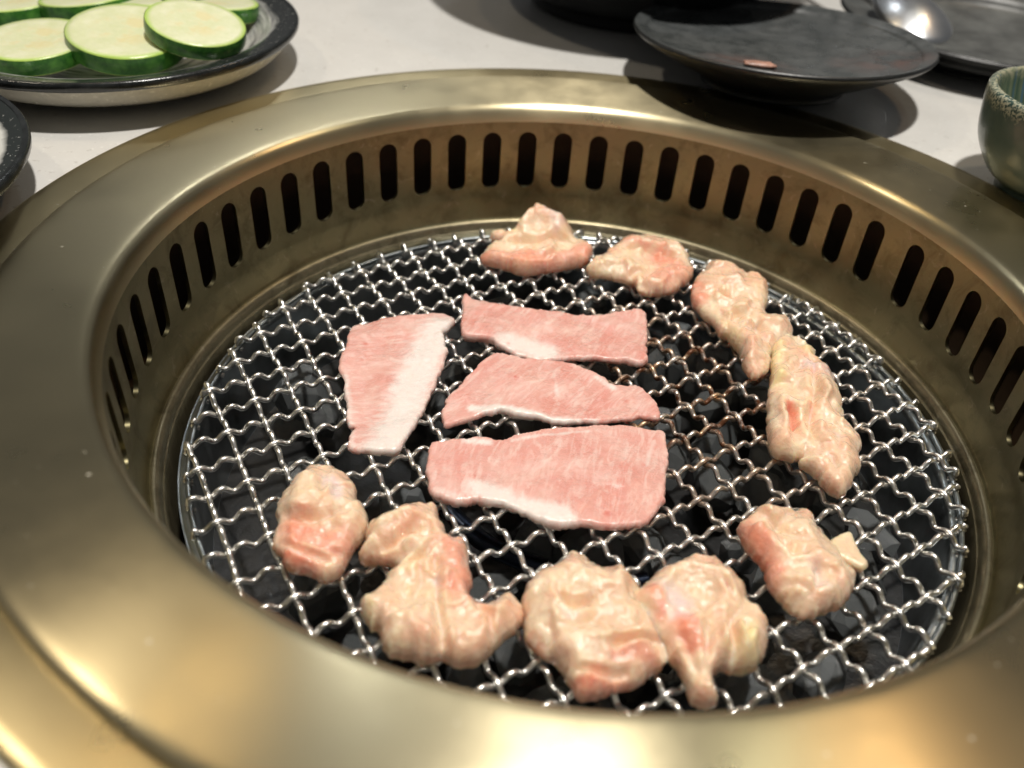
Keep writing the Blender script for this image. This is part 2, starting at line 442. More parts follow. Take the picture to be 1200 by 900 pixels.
# ------------------------------------------------------------------ meat
def meat_material(name, kind):
    m = M(name)
    at = m.n('ShaderNodeAttribute'); at.attribute_name = 'tone'
    s = m.n('ShaderNodeSeparateColor'); m.l(at.outputs['Color'], s.inputs[0])
    R, G, B = s.outputs[0], s.outputs[1], s.outputs[2]
    if kind == 'pork':
        at2 = m.n('ShaderNodeAttribute'); at2.attribute_name = 'grain'
        gx = at2.outputs['Vector']
        vein = m.noise(1.0, 4, .6, m.mapped((75, 230, 200), gx), 1.8)
        vein2 = m.noise(1.0, 4, .6, m.mapped((130, 560, 300), gx), 1.2)
        blot = m.noise(75, 3, .5)
        lean = m.mix(m.ramp(blot, (.35, 0.0), (.68, 1.0)), (.76, .45, .385), (.71, .315, .26))
        lean = m.mix(m.ramp(vein, (.46, 0.0), (.74, .75)), lean, (.86, .66, .59))
        lean = m.mix(m.ramp(vein2, (.56, 0.0), (.78, .4)), lean, (.87, .70, .63))
        fatm = m.math('ADD', R, m.math('MULTIPLY', m.math('SUBTRACT', m.noise(1.0, 5, .68, m.mapped((110, 300, 200), gx), 1.0), .5), 1.25))
        base = m.mix(m.ramp(fatm, (.18, 0.0), (.78, 1.0)), lean, (.83, .735, .68))
        base = m.mix(m.math('MULTIPLY', G, .8), base, (.62, .10, .07))
        ro = m.ramp(m.noise(160, 4, .6), (.35, .14), (.7, .36))
        bh = m.noise(700, 4, .6)
        m.set(Base_Color=base, Roughness=ro, Subsurface_Weight=.35, Subsurface_Scale=.0025, Specular_IOR_Level=.6, Coat_Weight=m.ramp(m.noise(95, 3, .6), (.40, .25), (.58, 1.0)), Coat_Roughness=.07, Coat_Normal=m.bump(m.noise(560, 3, .55), 1.0, .0034))
        m.b.inputs['Subsurface Radius'].default_value = (1.0, .45, .35)
        m.set(Normal=m.bump(bh, .35, .0005, m.bump(vein, .25, .0006)))
    else:
        var = m.noise(120, 5, .62)
        skin = m.mix(m.ramp(var, (.32, 0.0), (.68, 1.0)), (.80, .585, .39), (.86, .71, .53))
        pinkc = m.mix(m.ramp(m.noise(80, 4, .6), (.35, 0.0), (.68, 1.0)), (.80, .315, .20), (.83, .48, .36))
        skin = m.mix(m.ramp(m.noise(48, 4, .6, dist=.6), (.42, 0.0), (.72, .75)), skin, (.82, .43, .29))
        edge = m.math('MULTIPLY', m.math('SUBTRACT', m.noise(150, 5, .65, dist=.8), .5), 1.1)
        base = m.mix(m.ramp(m.math('ADD', R, edge), (.15, 0.0), (.90, 1.0)), skin, pinkc)
        base = m.mix(m.ramp(m.math('ADD', G, edge), (.20, 0.0), (.95, .85)), base, (.80, .66, .64))
        base = m.mix(m.ramp(m.math('ADD', B, edge), (.20, 0.0), (.95, .85)), base, (.86, .72, .40))
        vein = m.ramp(m.noise(110, 5, .7, dist=1.8), (.56, 0.0), (.66, .5))
        base = m.mix(vein, base, (.83, .70, .54))
        spot = m.ramp(m.noise(300, 3, .5), (.68, 0.0), (.76, .45))
        base = m.mix(spot, base, (.66, .33, .18))
        ro = m.ramp(m.noise(190, 4, .6), (.35, .14), (.7, .34))
        m.set(Base_Color=base, Roughness=ro, Subsurface_Weight=.85, Subsurface_Scale=.0042, Specular_IOR_Level=.6)
        m.b.inputs['Subsurface Radius'].default_value = (1.0, .5, .3)
        n1 = m.bump(m.noise(170, 4, .6), .35, .0012)
        m.set(Normal=m.bump(m.noise(560, 4, .6), .55, .0008, n1))
        m.set(Coat_Weight=m.ramp(m.noise(80, 3, .6), (.38, .35), (.58, 1.0)), Coat_Roughness=.06, Coat_Normal=m.bump(m.noise(420, 3, .55), 1.0, .0030, n1))
    m.b.subsurface_method = 'RANDOM_WALK'
    return m.m
PORK_M = meat_material('raw_pork', 'pork')
CHICK_M = meat_material('raw_chicken', 'chicken')

def seg_dist(P, pts):
    """distance of points P (n,2) to a polyline, and the position along it 0..1"""
    best = np.full(len(P), 1e9); along = np.zeros(len(P)); n = len(pts)-1
    if n == 0: return np.hypot(*(P-pts[0]).T), along
    for i in range(n):
        a, b = pts[i], pts[i+1]; d = b-a; L = max(d @ d, 1e-12)
        t = np.clip(((P-a) @ d)/L, 0, 1); q = np.hypot(*(P-(a+t[:, None]*d)).T)
        k = q < best; best[k] = q[k]; along[k] = (i+t[k])/n
    return best, along

def slab(name, mat, outline, zmid, g, hfun, redge, zbot, jag=.0, label=None, cat=None, group=None, tonefun=None, grain=0.0, wav=0.0, zrise=0.0):
    vs = [q[1] for q in outline]; vmin, vmax = min(vs), max(vs)
    W = np.array([unp(u, v, zmid+zrise*(vmax-v)/(vmax-vmin))[:2] for u, v in outline])
    # even resampling of a closed smooth outline
    Pc = np.vstack([W[-2:], W, W[:3]]); per = 8; crv = []
    for i in range(2, 2+len(W)):
        a, b, c, d = Pc[i-1], Pc[i], Pc[i+1], Pc[i+2]
        for k in range(per):
            t = k/per; crv.append(.5*((2*b)+(-a+c)*t+(2*a-5*b+4*c-d)*t*t+(-a+3*b-3*c+d)*t**3))
    crv = np.array(crv); cl = np.vstack([crv, crv[:1]]); sl = np.r_[0, np.cumsum(np.hypot(*np.diff(cl, axis=0).T))]
    nb = max(24, int(sl[-1]/g)); tq = np.arange(nb)/nb*sl[-1]
    B = np.c_[np.interp(tq, sl, cl[:, 0]), np.interp(tq, sl, cl[:, 1])]
    tang = np.roll(B, -1, 0)-np.roll(B, 1, 0); nrm = np.c_[tang[:, 1], -tang[:, 0]]; nrm /= np.linalg.norm(nrm, axis=1)[:, None]+1e-12
    B3 = np.c_[B, np.zeros(nb)]
    B = B+nrm*(jag*(vnoise(B3, 330)+.5*vnoise(B3+3, 900)))[:, None]
    lo, hi = B.min(0), B.max(0); pts = []
    row = 0; y = lo[1]
    while y < hi[1]:
        x = lo[0]+(g/2 if row % 2 else 0)
        while x < hi[0]: pts.append((x, y)); x += g
        y += g*.866; row += 1
    pts = np.array(pts)
    # inside test + distance to the outline
    x, y = pts[:, 0], pts[:, 1]; ins = np.zeros(len(pts), bool)
    for i in range(nb):
        (x1, y1), (x2, y2) = B[i], B[(i+1) % nb]
        c = ((y1 > y) != (y2 > y)) & (x < (x2-x1)*(y-y1)/((y2-y1) if y2 != y1 else 1e-12)+x1); ins ^= c
    pts = pts[ins]
    D = np.min(np.hypot(pts[:, None, 0]-B[None, :, 0], pts[:, None, 1]-B[None, :, 1]), axis=1)
    k = D > .55*g; pts, D = pts[k], D[k]
    P = np.vstack([B, pts]); D = np.r_[np.zeros(nb), D]
    res = delaunay_2d_cdt([Vector(q) for q in P], [(i, (i+1) % nb) for i in range(nb)], [list(range(nb))], 1, 1e-7)
    vo = np.array([tuple(q) for q in res[0]]); tri = [tuple(f) for f in res[2]]
    # match output vertices to the inputs
    orig = [o[0] if o else -1 for o in res[3]]
    D = np.array([D[o] if o >= 0 else 0.0 for o in orig]); isb = np.array([0 <= o < nb for o in orig]) | (D < 1e-9)
    P = vo; P3 = np.c_[P, np.zeros(len(P))]
    e = np.clip(D/(redge*(1+.45*vnoise(P3+11, 90))), 0, 1); s = np.sqrt(np.clip(1-(1-e)**2, 0, 1))
    H = hfun(P, D)
    base = zmid+wav*vnoise(P3+5, 55)
    top = base+H*s
    eb = np.clip(D/(redge*.8), 0, 1); sb = np.sqrt(np.clip(1-(1-eb)**2, 0, 1))
    bot = base-(base-zbot)*sb
    n = len(P); V = [(*P[i], top[i]) for i in range(n)]; bid = {}
    for i in range(n):
        if isb[i]: bid[i] = i
        else: bid[i] = len(V); V.append((*P[i], bot[i]))
    F = []
    for f in tri:
        a = P[list(f)]; ar = (a[1, 0]-a[0, 0])*(a[2, 1]-a[0, 1])-(a[2, 0]-a[0, 0])*(a[1, 1]-a[0, 1])
        if ar < 0: f = f[::-1]
        F.append(f); b = tuple(bid[q] for q in f)[::-1]
        if set(b) != set(f): F.append(b)
    V = np.array(V); c0 = np.array([*P.mean(0), zbot])
    o = mesh(name, V-c0, F, mat); o.location = tuple(c0)
    tone = np.zeros((len(V), 4), np.float32); tone[:, 3] = 1
    if tonefun:
        T = tonefun(V[:, :2]); tone[:, :3] = T
    at = o.data.color_attributes.new('tone', 'FLOAT_COLOR', 'POINT'); at.data.foreach_set('color', tone.ravel())
    ca, sa = math.cos(grain), math.sin(grain)
    gr = np.c_[(V[:, 0]-c0[0])*ca+(V[:, 1]-c0[1])*sa, -(V[:, 0]-c0[0])*sa+(V[:, 1]-c0[1])*ca, V[:, 2]].astype(np.float32)
    ga = o.data.attributes.new('grain', 'FLOAT_VECTOR', 'POINT'); ga.data.foreach_set('vector', gr.ravel())
    tag(o, label, cat, group)
    return o

def W2(pts, z): return np.array([unp(u, v, z)[:2] for u, v in pts])
def px_len(u, v, z): return np.linalg.norm(unp(u+1, v, z)-unp(u, v, z))

def pork(outline, fat, spots, label, grain, thick=.0036, wav=.0012, zmid=.0034, extra=None):
    fats = [(W2(p, .006), r*px_len(*p[0], .006), s) for p, r, s in fat]
    sps = [(unp(u, v, .006)[:2], r*px_len(u, v, .006), s) for u, v, r, s in spots]
    def h(P, D):
        P3 = np.c_[P, np.zeros(len(P))]
        q = thick-.0018+.0005*vnoise(P3, 90)+.00022*vnoise(P3, 260)+.00012*vnoise(P3, 560)
        if extra:
            for (u, v, r, hh) in extra: q = q+hh*np.exp(-(np.hypot(*(P-unp(u, v, .006)[:2]).T)/(r*px_len(u, v, .006)))**2)
        return q
    def tone(P):
        T = np.zeros((len(P), 3))
        for L, r, s in fats:
            d, _ = seg_dist(P, L); T[:, 0] = np.maximum(T[:, 0], s*np.exp(-(d/r)**2))
        for c, r, s in sps: T[:, 1] = np.maximum(T[:, 1], s*np.exp(-(np.hypot(*(P-c).T)/r)**2))
        return T
    return slab('pork_slice', PORK_M, outline, zmid, .00075, h, .0009, .0021, .00055, label, 'pork slice', 'pork slices in the middle of the grate', tone, grain, wav)

pork([(410,388),(420,382),(443,378),(467,375),(500,372),(517,371),(533,379),(526,388),(520,395),(524,412),(522,425),(517,437),(509,455),(500,473),(494,487),(487,502),(477,515),(468,530),(457,533),(430,531),(407,528),(409,514),(415,503),(407,497),(405,467),(402,447),(397,430),(404,411)],
     [([(518,384),(500,410),(484,450),(468,490),(448,525)], 24, 1.0), ([(403,440),(408,490),(412,520)], 7, .55), ([(512,376),(530,380)], 9, .9)],
     [(428,402,3,.8), (424,420,2,.5), (416,498,3,.5)], 'leftmost raw pork slice, set crosswise, with a broad white fat band along its right side', 0.35, extra=[(425,440,30,-.0008)])
pork([(543,348),(557,353),(587,360),(627,365),(667,368),(700,371),(727,368),(753,367),(759,380),(758,407),(755,428),(733,426),(710,424),(683,422),(655,423),(633,424),(612,419),(600,415),(583,407),(573,400),(547,399),(539,390),(541,370)],
     [([(597,398),(622,403),(640,408)], 17, 1.05), ([(590,410),(640,420),(690,420)], 8, .8), ([(690,419),(754,425)], 6, .55), ([(545,395),(575,398)], 5, .6)],
     [(668,407,3,.8), (596,401,2,.7)], 'raw pork slice at the top with a white fat patch in its lower left', 1.2, extra=[(640,378,40,-.0007)])
pork([(580,418),(600,418),(633,422),(667,428),(690,435),(707,445),(720,453),(743,453),(760,463),(773,480),(772,494),(753,490),(733,493),(700,496),(667,497),(650,496),(633,492),(607,490),(587,484),(573,486),(560,489),(540,496),(523,500),(517,490),(521,470),(540,450),(560,430)],
     [([(555,474),(585,476),(620,484),(660,491),(700,493)], 8, .95), ([(700,440),(720,452)], 5, .7), ([(650,435),(654,470)], 3, .45)],
     [(604,440,2.5,.9), (734,466,2.5,.6)], 'raw pork slice in the middle tapering to a point at its right end', 1.05, extra=[(640,450,40,.0008)])
pork([(503,525),(520,519),(547,517),(560,514),(587,517),(613,512),(640,505),(660,502),(683,501),(707,500),(737,501),(760,506),(780,511),(782,540),(781,565),(779,587),(772,600),(762,610),(750,618),(728,620),(707,619),(685,617),(668,619),(650,620),(632,613),(615,605),(600,598),(585,594),(567,593),(556,590),(543,595),(530,592),(517,587),(503,580),(500,562),(501,540)],
     [([(560,570),(590,582),(625,597),(660,605)], 17, 1.0), ([(515,575),(540,585)], 9, .5), ([(545,514),(572,516)], 6, .8), ([(600,515),(640,508),(690,503)], 3, .6), ([(765,515),(758,545)], 4, .45)],
     [(713,600,5,.75), (713,614,3,.8), (755,545,3,.6), (650,560,3,.4)], 'largest raw pork slice, nearest the camera, with white fat along its lower left edge', 1.45)

def chicken(outline, H, label, bumps=(), creases=(), tones=(), zmid=.0055, redge=.0075, zrise=.003, rough=1.0):
    zc = zmid+H*.5
    bw = [(W2(p, zc), r*px_len(*p[0], zc), h*.001) for p, r, h in bumps]
    cw = [(W2(p, zc), r*px_len(*p[0], zc), d*.001) for p, r, d in creases]
    tw = [(ch, W2(p, zc), r*px_len(*p[0], zc), s) for ch, p, r, s in tones]
    off = RNG.random(3)
    seeds = RNG.random((60, 2)); tilts = RNG.normal(0, .20, (60, 2)); hts = RNG.normal(0, .0008, 60)
    def h(P, D):
        P3 = np.c_[P, np.zeros(len(P))]+off
        wp = P+.0012*np.c_[vnoise(P3, 160), vnoise(P3+7, 160)]
        # meat falls into slabs that overlap: patches of tilted planes with folds where they meet
        lo_, hi_ = P.min(0), P.max(0); ar = np.prod(hi_-lo_); nsd = max(5, int(ar/(.0085**2)))
        sd = lo_+seeds[:nsd]*(hi_-lo_); tl = tilts[:nsd]; ph = hts[:nsd]
        P3 = np.c_[P, np.zeros(len(P))]+off
        wq = P+.0022*np.c_[vnoise(P3, 120), vnoise(P3+9, 120)]+.0007*np.c_[vnoise(P3, 380), vnoise(P3+9, 380)]
        dd_ = np.hypot(wq[:, None, 0]-sd[None, :, 0], wq[:, None, 1]-sd[None, :, 1])
        wt = np.exp(-(dd_-dd_.min(1)[:, None])/.00075); wt /= wt.sum(1)[:, None]
        pl = (wt*(ph[None]+(wq[:, None, 0]-sd[None, :, 0])*tl[None, :, 0]+(wq[:, None, 1]-sd[None, :, 1])*tl[None, :, 1])).sum(1)
        q = .66*H*(1+.12*rough*vnoise(P3, 75))+pl+rough*(.0012*(np.abs(vnoise(P3, 105))-.25)+.0006*(np.abs(vnoise(P3+2, 260))-.25)+.0003*vnoise(P3+1, 640))
        for L, r, hh in bw:
            d, _ = seg_dist(wp, L); q = q+hh*np.exp(-(d/r)**2)
        for L, r, dd in cw:
            d, al = seg_dist(wp, L); q = q-dd*(1.15*np.exp(-1.15*d/r)-.38*np.exp(-((d-1.9*r)/(1.1*r))**2))*np.clip(np.sin(PI*np.clip(al, .04, .96))*1.6, 0, 1)
        return np.maximum(q, .0008)
    def tone(P):
        T = np.zeros((len(P), 3)); P3 = np.c_[P, np.zeros(len(P))]
        wp = P+.0015*np.c_[vnoise(P3, 200), vnoise(P3+7, 200)]
        for ch, L, r, s in tw:
            d, _ = seg_dist(wp, L); T[:, ch] = np.maximum(T[:, ch], s*np.exp(-(d/r)**2))
        return T
    return slab('chicken_piece', CHICK_M, outline, zmid, .00062, h, redge*.62, .0021, .0007, label, 'chicken piece', 'raw chicken pieces round the edge of the grate', tone, 0, 0, zrise)
PK, WH, YE = 0, 1, 2
# back, left: pink meat with a fold of skin standing up behind
chicken([(574,270),(582,268),(601,271),(612,262),(625,258),(655,258),(668,266),(674,276),(690,285),(695,298),(680,310),(650,316),(617,321),(600,316),(575,309),(563,301),(572,288),(586,281),(577,277)], .0055,
        'raw chicken piece at the back left with a fold of skin standing up behind it', [([(612,268),(628,262),(655,268)], 15, 9), ([(575,300),(615,308),(680,298)], 14, 2.0), ([(620,256)], 9, 4)],
        [([(590,284),(630,284),(672,280)], 5, 4.0), ([(615,312),(650,300),(676,290)], 3, 1.5)],
        [(PK, [(570,298),(600,304),(640,308),(688,298)], 15, 1.0), (WH, [(640,262),(650,272)], 11, .7), (YE, [(580,270),(600,274)], 8, .6)], zmid=.005, redge=.006)
chicken([(725,281),(735,276),(755,278),(780,284),(800,292),(808,300),(812,316),(807,330),(790,340),(767,345),(748,340),(742,331),(720,324),(692,320),(690,311),(704,298)], .0062,
        'raw chicken piece at the back right, skin on its left and pink on its right', [([(715,308),(745,315)], 17, 2.0), ([(740,284),(790,294)], 9, 2.5), ([(785,318)], 16, 2)],
        [([(728,290),(760,294),(795,302)], 4, 3.0), ([(772,312),(758,322),(748,334)], 4, 2.0)],
        [(PK, [(775,302),(795,318),(775,328)], 17, 1.0), (PK, [(730,284),(770,292)], 4, .7), (YE, [(700,312)], 12, .4)], zmid=.005, redge=.006)
# right: two long pieces end to end
chicken([(821,318),(833,308),(855,312),(879,320),(898,334),(900,349),(896,364),(904,371),(920,374),(930,388),(926,400),(915,406),(905,416),(902,428),(900,438),(884,443),(874,435),(864,409),(852,393),(843,390),(838,376),(821,364),(811,347),(812,330)], .0075,
        'upper of the two long raw chicken pieces on the right, narrowing towards the camera', [([(850,325),(880,338)], 18, 3.0), ([(845,335)], 12, 2), ([(862,385),(880,420)], 12, 2), ([(910,385)], 10, 2)],
        [([(832,344),(850,350),(866,346)], 5, 3.5), ([(848,364),(875,372),(900,392)], 5, 2.2), ([(886,372),(893,410)], 4, 2.0), ([(858,366),(868,392)], 4, 1.5)],
        [(PK, [(816,330),(820,350)], 10, 1.0), (PK, [(832,348),(862,350)], 4, .8), (YE, [(850,376),(862,398)], 8, .6), (YE, [(880,330),(895,350)], 9, .4), (PK, [(872,395),(890,435)], 8, .35), (WH, [(880,392),(900,400)], 8, .5)])
chicken([(914,392),(930,390),(946,400),(957,408),(955,419),(960,422),(970,430),(979,442),(984,466),(990,483),(995,500),(1008,518),(1005,538),(1007,550),(997,569),(988,583),(972,576),(955,556),(938,543),(938,537),(917,535),(905,526),(900,507),(901,480),(900,462),(902,445),(905,430),(904,410)], .0078,
        'lower of the two long raw chicken pieces on the right, ending in a blunt point', [([(910,400),(908,440)], 7, 2.0), ([(955,440),(970,480)], 15, 2.5), ([(918,480),(915,515)], 14, 2), ([(965,510),(985,560)], 16, 2), ([(945,412)], 10, 2)],
        [([(925,476),(930,506)], 4.5, 5.0), ([(950,425),(955,470),(948,500),(962,530)], 4.5, 3.0), ([(922,440),(940,428)], 5, 2), ([(975,500),(990,510)], 4, 1.4)],
        [(WH, [(950,432),(975,445)], 14, .7), (PK, [(926,478),(931,502)], 5, 1.0), (PK, [(952,470),(950,500)], 4, .6), (YE, [(910,400),(908,448)], 9, .9), (YE, [(945,410)], 12, .9), (PK, [(940,438)], 10, .4), (WH, [(985,520)], 10, .5)])
# bottom left
chicken([(364,544),(388,543),(401,552),(416,563),(420,573),(419,584),(427,600),(431,614),(429,626),(417,640),(408,659),(396,675),(381,684),(372,680),(362,674),(340,669),(330,651),(318,640),(319,628),(325,611),(321,600),(325,587),(338,569),(352,556)], .0095,
        'rounded raw chicken piece at the lower left, pink below and pale on top', [([(365,570),(350,595)], 20, 2.5), ([(395,580),(410,610)], 16, 2), ([(370,630)], 25, 1.5)],
        [([(328,630),(350,648),(372,656),(392,660)], 4, 2.4), ([(340,608),(368,612),(400,604)], 5, 1.8), ([(380,558),(378,590)], 5, 1.2), ([(330,600),(340,606)], 5, 1.5)],
        [(PK, [(345,620),(370,635),(395,640)], 26, 1.0), (PK, [(335,645),(365,665)], 15, .9), (WH, [(388,570),(398,590)], 13, .9), (WH, [(338,640),(352,652)], 3, .8), (YE, [(362,588)], 13, .35), (PK, [(408,570)], 7, .4)], redge=.010)
chicken([(429,618),(445,608),(460,600),(475,590),(497,586),(510,588),(513,600),(522,619),(527,628),(545,629),(551,650),(553,680),(552,700),(565,707),(577,705),(587,698),(600,697),(612,712),(615,724),(604,740),(590,752),(577,766),(560,779),(535,783),(520,775),(500,778),(483,775),(453,764),(443,737),(433,738),(421,718),(424,708),(441,694),(450,680),(463,664),(450,657),(433,658),(423,650),(430,637),(427,628)], .0088,
        'S shaped raw chicken piece at the bottom left with pink meat in its bend', [([(445,622),(480,612)], 15, 3.0), ([(470,640),(500,640)], 12, 1.5), ([(460,720),(490,740)], 22, 3.0), ([(530,745),(560,750)], 18, 2.5), ([(590,715)], 14, 3), ([(535,650),(540,690)], 13, 2)],
        [([(440,645),(465,638),(490,620)], 5, 3.5), ([(470,664),(495,655),(512,635)], 5, 2.5), ([(510,690),(518,740),(520,772)], 5, 3.0), ([(555,712),(575,725),(575,750)], 4, 2.2), ([(510,650),(512,690)], 6, 1.8)],
        [(PK, [(528,640),(538,665),(540,695)], 19, 1.0), (PK, [(450,630),(480,624)], 9, .45), (PK, [(555,706),(570,712)], 6, .8), (YE, [(480,668)], 14, .5), (YE, [(430,712),(435,728)], 10, .5), (WH, [(515,685)], 12, .6), (PK, [(590,712)], 6, .4), (PK, [(470,740),(510,755)], 14, .3)], redge=.008)
# bottom centre: two big pieces pressed together
chicken([(750,688),(762,676),(775,668),(797,656),(815,652),(840,653),(857,664),(867,679),(876,694),(877,706),(891,712),(901,733),(898,759),(888,780),(872,788),(857,788),(846,784),(838,789),(834,800),(840,816),(840,828),(831,831),(815,827),(805,818),(803,797),(790,778),(776,760),(755,745),(738,725),(738,702)], .0105,
        'large raw chicken piece at the bottom with ridged yellow skin and a strip hanging down', [([(800,668),(840,680)], 20, 2.5), ([(872,740),(878,770)], 16, 3.0), ([(848,740),(842,775)], 9, 2.0), ([(780,752),(805,785),(822,818)], 9, 3.0), ([(770,700)], 20, 1.5)],
        [([(858,718),(858,750),(862,784)], 4.5, 3.6), ([(832,730),(828,765),(836,785)], 5, 2.2), ([(790,745),(812,770),(826,795)], 8, 2.0), ([(876,732),(872,755)], 4, 2.5), ([(842,690),(862,704)], 4, 1.5)],
        [(PK, [(795,730),(815,755)], 16, 1.0), (PK, [(760,700),(772,720)], 12, .9), (WH, [(785,700),(800,718)], 20, .8), (YE, [(875,745),(882,770)], 18, .9), (YE, [(850,760)], 12, .6), (PK, [(812,806),(822,822)], 8, .35), (PK, [(842,740),(838,770)], 7, .3)], redge=.010)
chicken([(612,697),(622,679),(637,670),(652,664),(660,652),(669,646),(686,648),(696,656),(704,664),(730,667),(744,679),(753,690),(762,706),(772,722),(778,740),(788,760),(780,776),(765,792),(739,807),(715,816),(695,823),(678,820),(664,800),(653,780),(640,770),(629,764),(617,750),(614,730),(612,714)], .0110,
        'largest raw chicken piece at the bottom centre, skin folded over pink meat', [([(640,690),(690,685)], 26, 2.5), ([(650,730),(700,745)], 24, 2.0), ([(740,720),(765,740)], 13, 2.5), ([(690,810),(740,795)], 13, 1.0), ([(720,690)], 18, 1.5)],
        [([(652,700),(672,714),(700,710)], 5, 3.2), ([(712,760),(740,752),(776,746)], 5, 5.0), ([(670,782),(700,786),(745,792)], 5, 3.5), ([(640,760),(665,772)], 6, 2.0), ([(620,735),(640,755)], 5, 1.2), ([(690,680),(720,688)], 5, 1.2)],
        [(PK, [(720,772),(760,768)], 14, .95), (PK, [(675,800),(730,800)], 13, .85), (PK, [(764,720),(772,738)], 10, .7), (WH, [(660,725)], 13, .5), (PK, [(620,740),(635,755)], 8, .7), (YE, [(680,655)], 14, .35), (WH, [(690,735),(735,735)], 8, .3)], redge=.011)
# bottom right
chicken([(866,612),(880,603),(900,599),(915,597),(930,595),(944,594),(956,604),(962,620),(972,630),(982,645),(992,656),(1001,665),(1001,680),(997,697),(980,712),(962,722),(948,727),(936,725),(923,713),(912,700),(900,683),(892,663),(880,645),(870,628)], .0088,
        'raw chicken piece at the lower right, alone, with a small flap on its right side', [([(890,625),(900,650)], 17, 2.5), ([(935,620),(950,650)], 18, 2.5), ([(925,695),(970,700)], 16, 1.5), ([(985,675)], 12, 2)],
        [([(912,640),(930,655),(950,650)], 5, 2.2), ([(955,660),(962,685),(956,700)], 5, 2.6), ([(900,680),(930,690),(950,700)], 5, 2.0), ([(905,610),(912,625)], 5, 1.5)],
        [(PK, [(874,618),(895,640),(905,670)], 14, .95), (PK, [(920,712),(950,722)], 9, .6), (WH, [(965,690),(955,670)], 12, .6), (YE, [(970,630)], 9, .5), (PK, [(900,635)], 8, .8), (PK, [(985,690)], 12, .4)], redge=.009)
fl = bpy.data.objects['chicken_piece.008'] if 'chicken_piece.008' in bpy.data.objects else None
def flap():
    q = slab('skin_flap', CHICK_M, [(972,634),(986,626),(997,626),(1003,640),(1010,652),(1018,662),(1012,668),(1002,665),(986,657),(974,650)], .006, .0008, lambda P, D: np.full(len(P), .0014), .0012, .0036, .0002, None, None, None,
             lambda P: np.tile(np.array([[0, .0, .35]]), (len(P), 1)))
    lw = q.location.copy(); q.parent = fl; q.location = lw-fl.location
if fl: flap()

# ------------------------------------------------------------------ plates and food on the table
def ring_glaze(name, inner, dark, r_in, r_out, ringy=True):
    """glazed plate: dark rim, brushed rings inside, pale outside"""
    m = M(name)
    pol, r = m.polar(1.2, 260, 0)
    sw = m.noise(1.0, 5, .6, pol, .3)
    warp = m.math('MULTIPLY', m.math('SUBTRACT', m.noise(60, 4), .5), .006)
    rr = m.math('ADD', r, warp)
    col = m.mix(m.ramp(sw, (.38, 0.0), (.58, 1.0)), (.05, .055, .055) if ringy else tuple(c*.85 for c in inner), inner)
    mr = m.n('ShaderNodeMapRange'); m.l(rr, mr.inputs[0]); mr.inputs[1].default_value = r_in; mr.inputs[2].default_value = r_in+.002
    col = m.mix(mr.outputs[0], col, dark)
    spk = m.ramp(m.noise(700, 3, .6), (.63, 0.0), (.70, .8))
    col = m.mix(m.math('MULTIPLY', spk, mr.outputs[0]), col, (.35, .35, .33))
    m.set(Base_Color=col, Roughness=.16, Normal=m.bump(m.noise(90, 3), .15, .0008), Specular_IOR_Level=.5)
    return m.m
CREAM_M = simple('cream_glaze', (.58, .55, .47), .25, 0, 300, .12, .05)
BLACK_SHADE_M = simple('shaded_black_glaze', (.011, .012, .012), .38, 0, 70, .35, .2)  # plate undersides: black glaze made darker, the shade below painted into its colour

def plate(name, loc, R, h, rim_w, foot, mats, label, cat, tilt=(0, 0, 0), group=None, depth=None, deep=False):
    o = empty(name, loc, tilt); tag(o, label, cat, group)
    zi = depth if depth else h*.35
    inner = [(.0005, zi), (foot*.9, zi+.0004), (foot*1.12, zi+.0018), (R-rim_w-.004, h-.004), (R-rim_w, h-.0018), (R-.002, h-.0002), (R-.0008, h)]
    outer = [(R-.0008, h), (R, h-.0008), (R-.0006, h-.0022)] + ([(R-.004, h-.0065), (R-.010, h-.0125), (R-.020, .0040), (foot*1.12, .0022)] if deep else [(R-rim_w, h-.0058), (foot*1.25, .0075), (foot*1.05, .0045)]) + [(foot, .0022), (foot*.995, .0), (foot*.9, 0), (foot*.86, .003), (.0005, .003)]
    mesh('dish', *lathe([tuple(q) for q in spline(inner, 4)], 128), mats[0], o)
    mesh('underside', *lathe([tuple(q) for q in spline(outer, 4)], 128), mats[1], o)
    return o
ZG = ring_glaze('brushed_ring_glaze', (.55, .55, .52), (.018, .020, .020), .0735, .085)
plate('zucchini_plate', (-.238, .148, TZ), .085, .021, .011, .052, (ZG, CREAM_M), 'round plate with black rim and grey brushed rings, holding zucchini slices', 'plate', depth=.006, deep=True)
RIMD_M = simple('black_rim_glaze', (.016, .018, .018), .2, 0, 200, .5, .1)
zp = bpy.data.objects['zucchini_plate']
# dark edge band of the zucchini plate
mesh('rim_band', *lathe([(.0836, .0212), (.0850, .0213), (.0856, .0203), (.0854, .0186), (.0842, .0172)], 128), RIMD_M, zp)
SG = ring_glaze('speckled_white_glaze', (.62, .62, .58), (.018, .022, .021), .0795, .0865, False)
sp_ = plate('side_plate', (-.2785, -.0235, TZ), .088, .020, .009, .055, (SG, RIMD_M), 'speckled plate with wide black rim cut off by the left edge', 'plate', depth=.006)
mesh('rim_band', *lathe([(.0862, .0202), (.0880, .0204), (.0887, .0192), (.0885, .0172), (.087, .0155)], 128), RIMD_M, sp_)

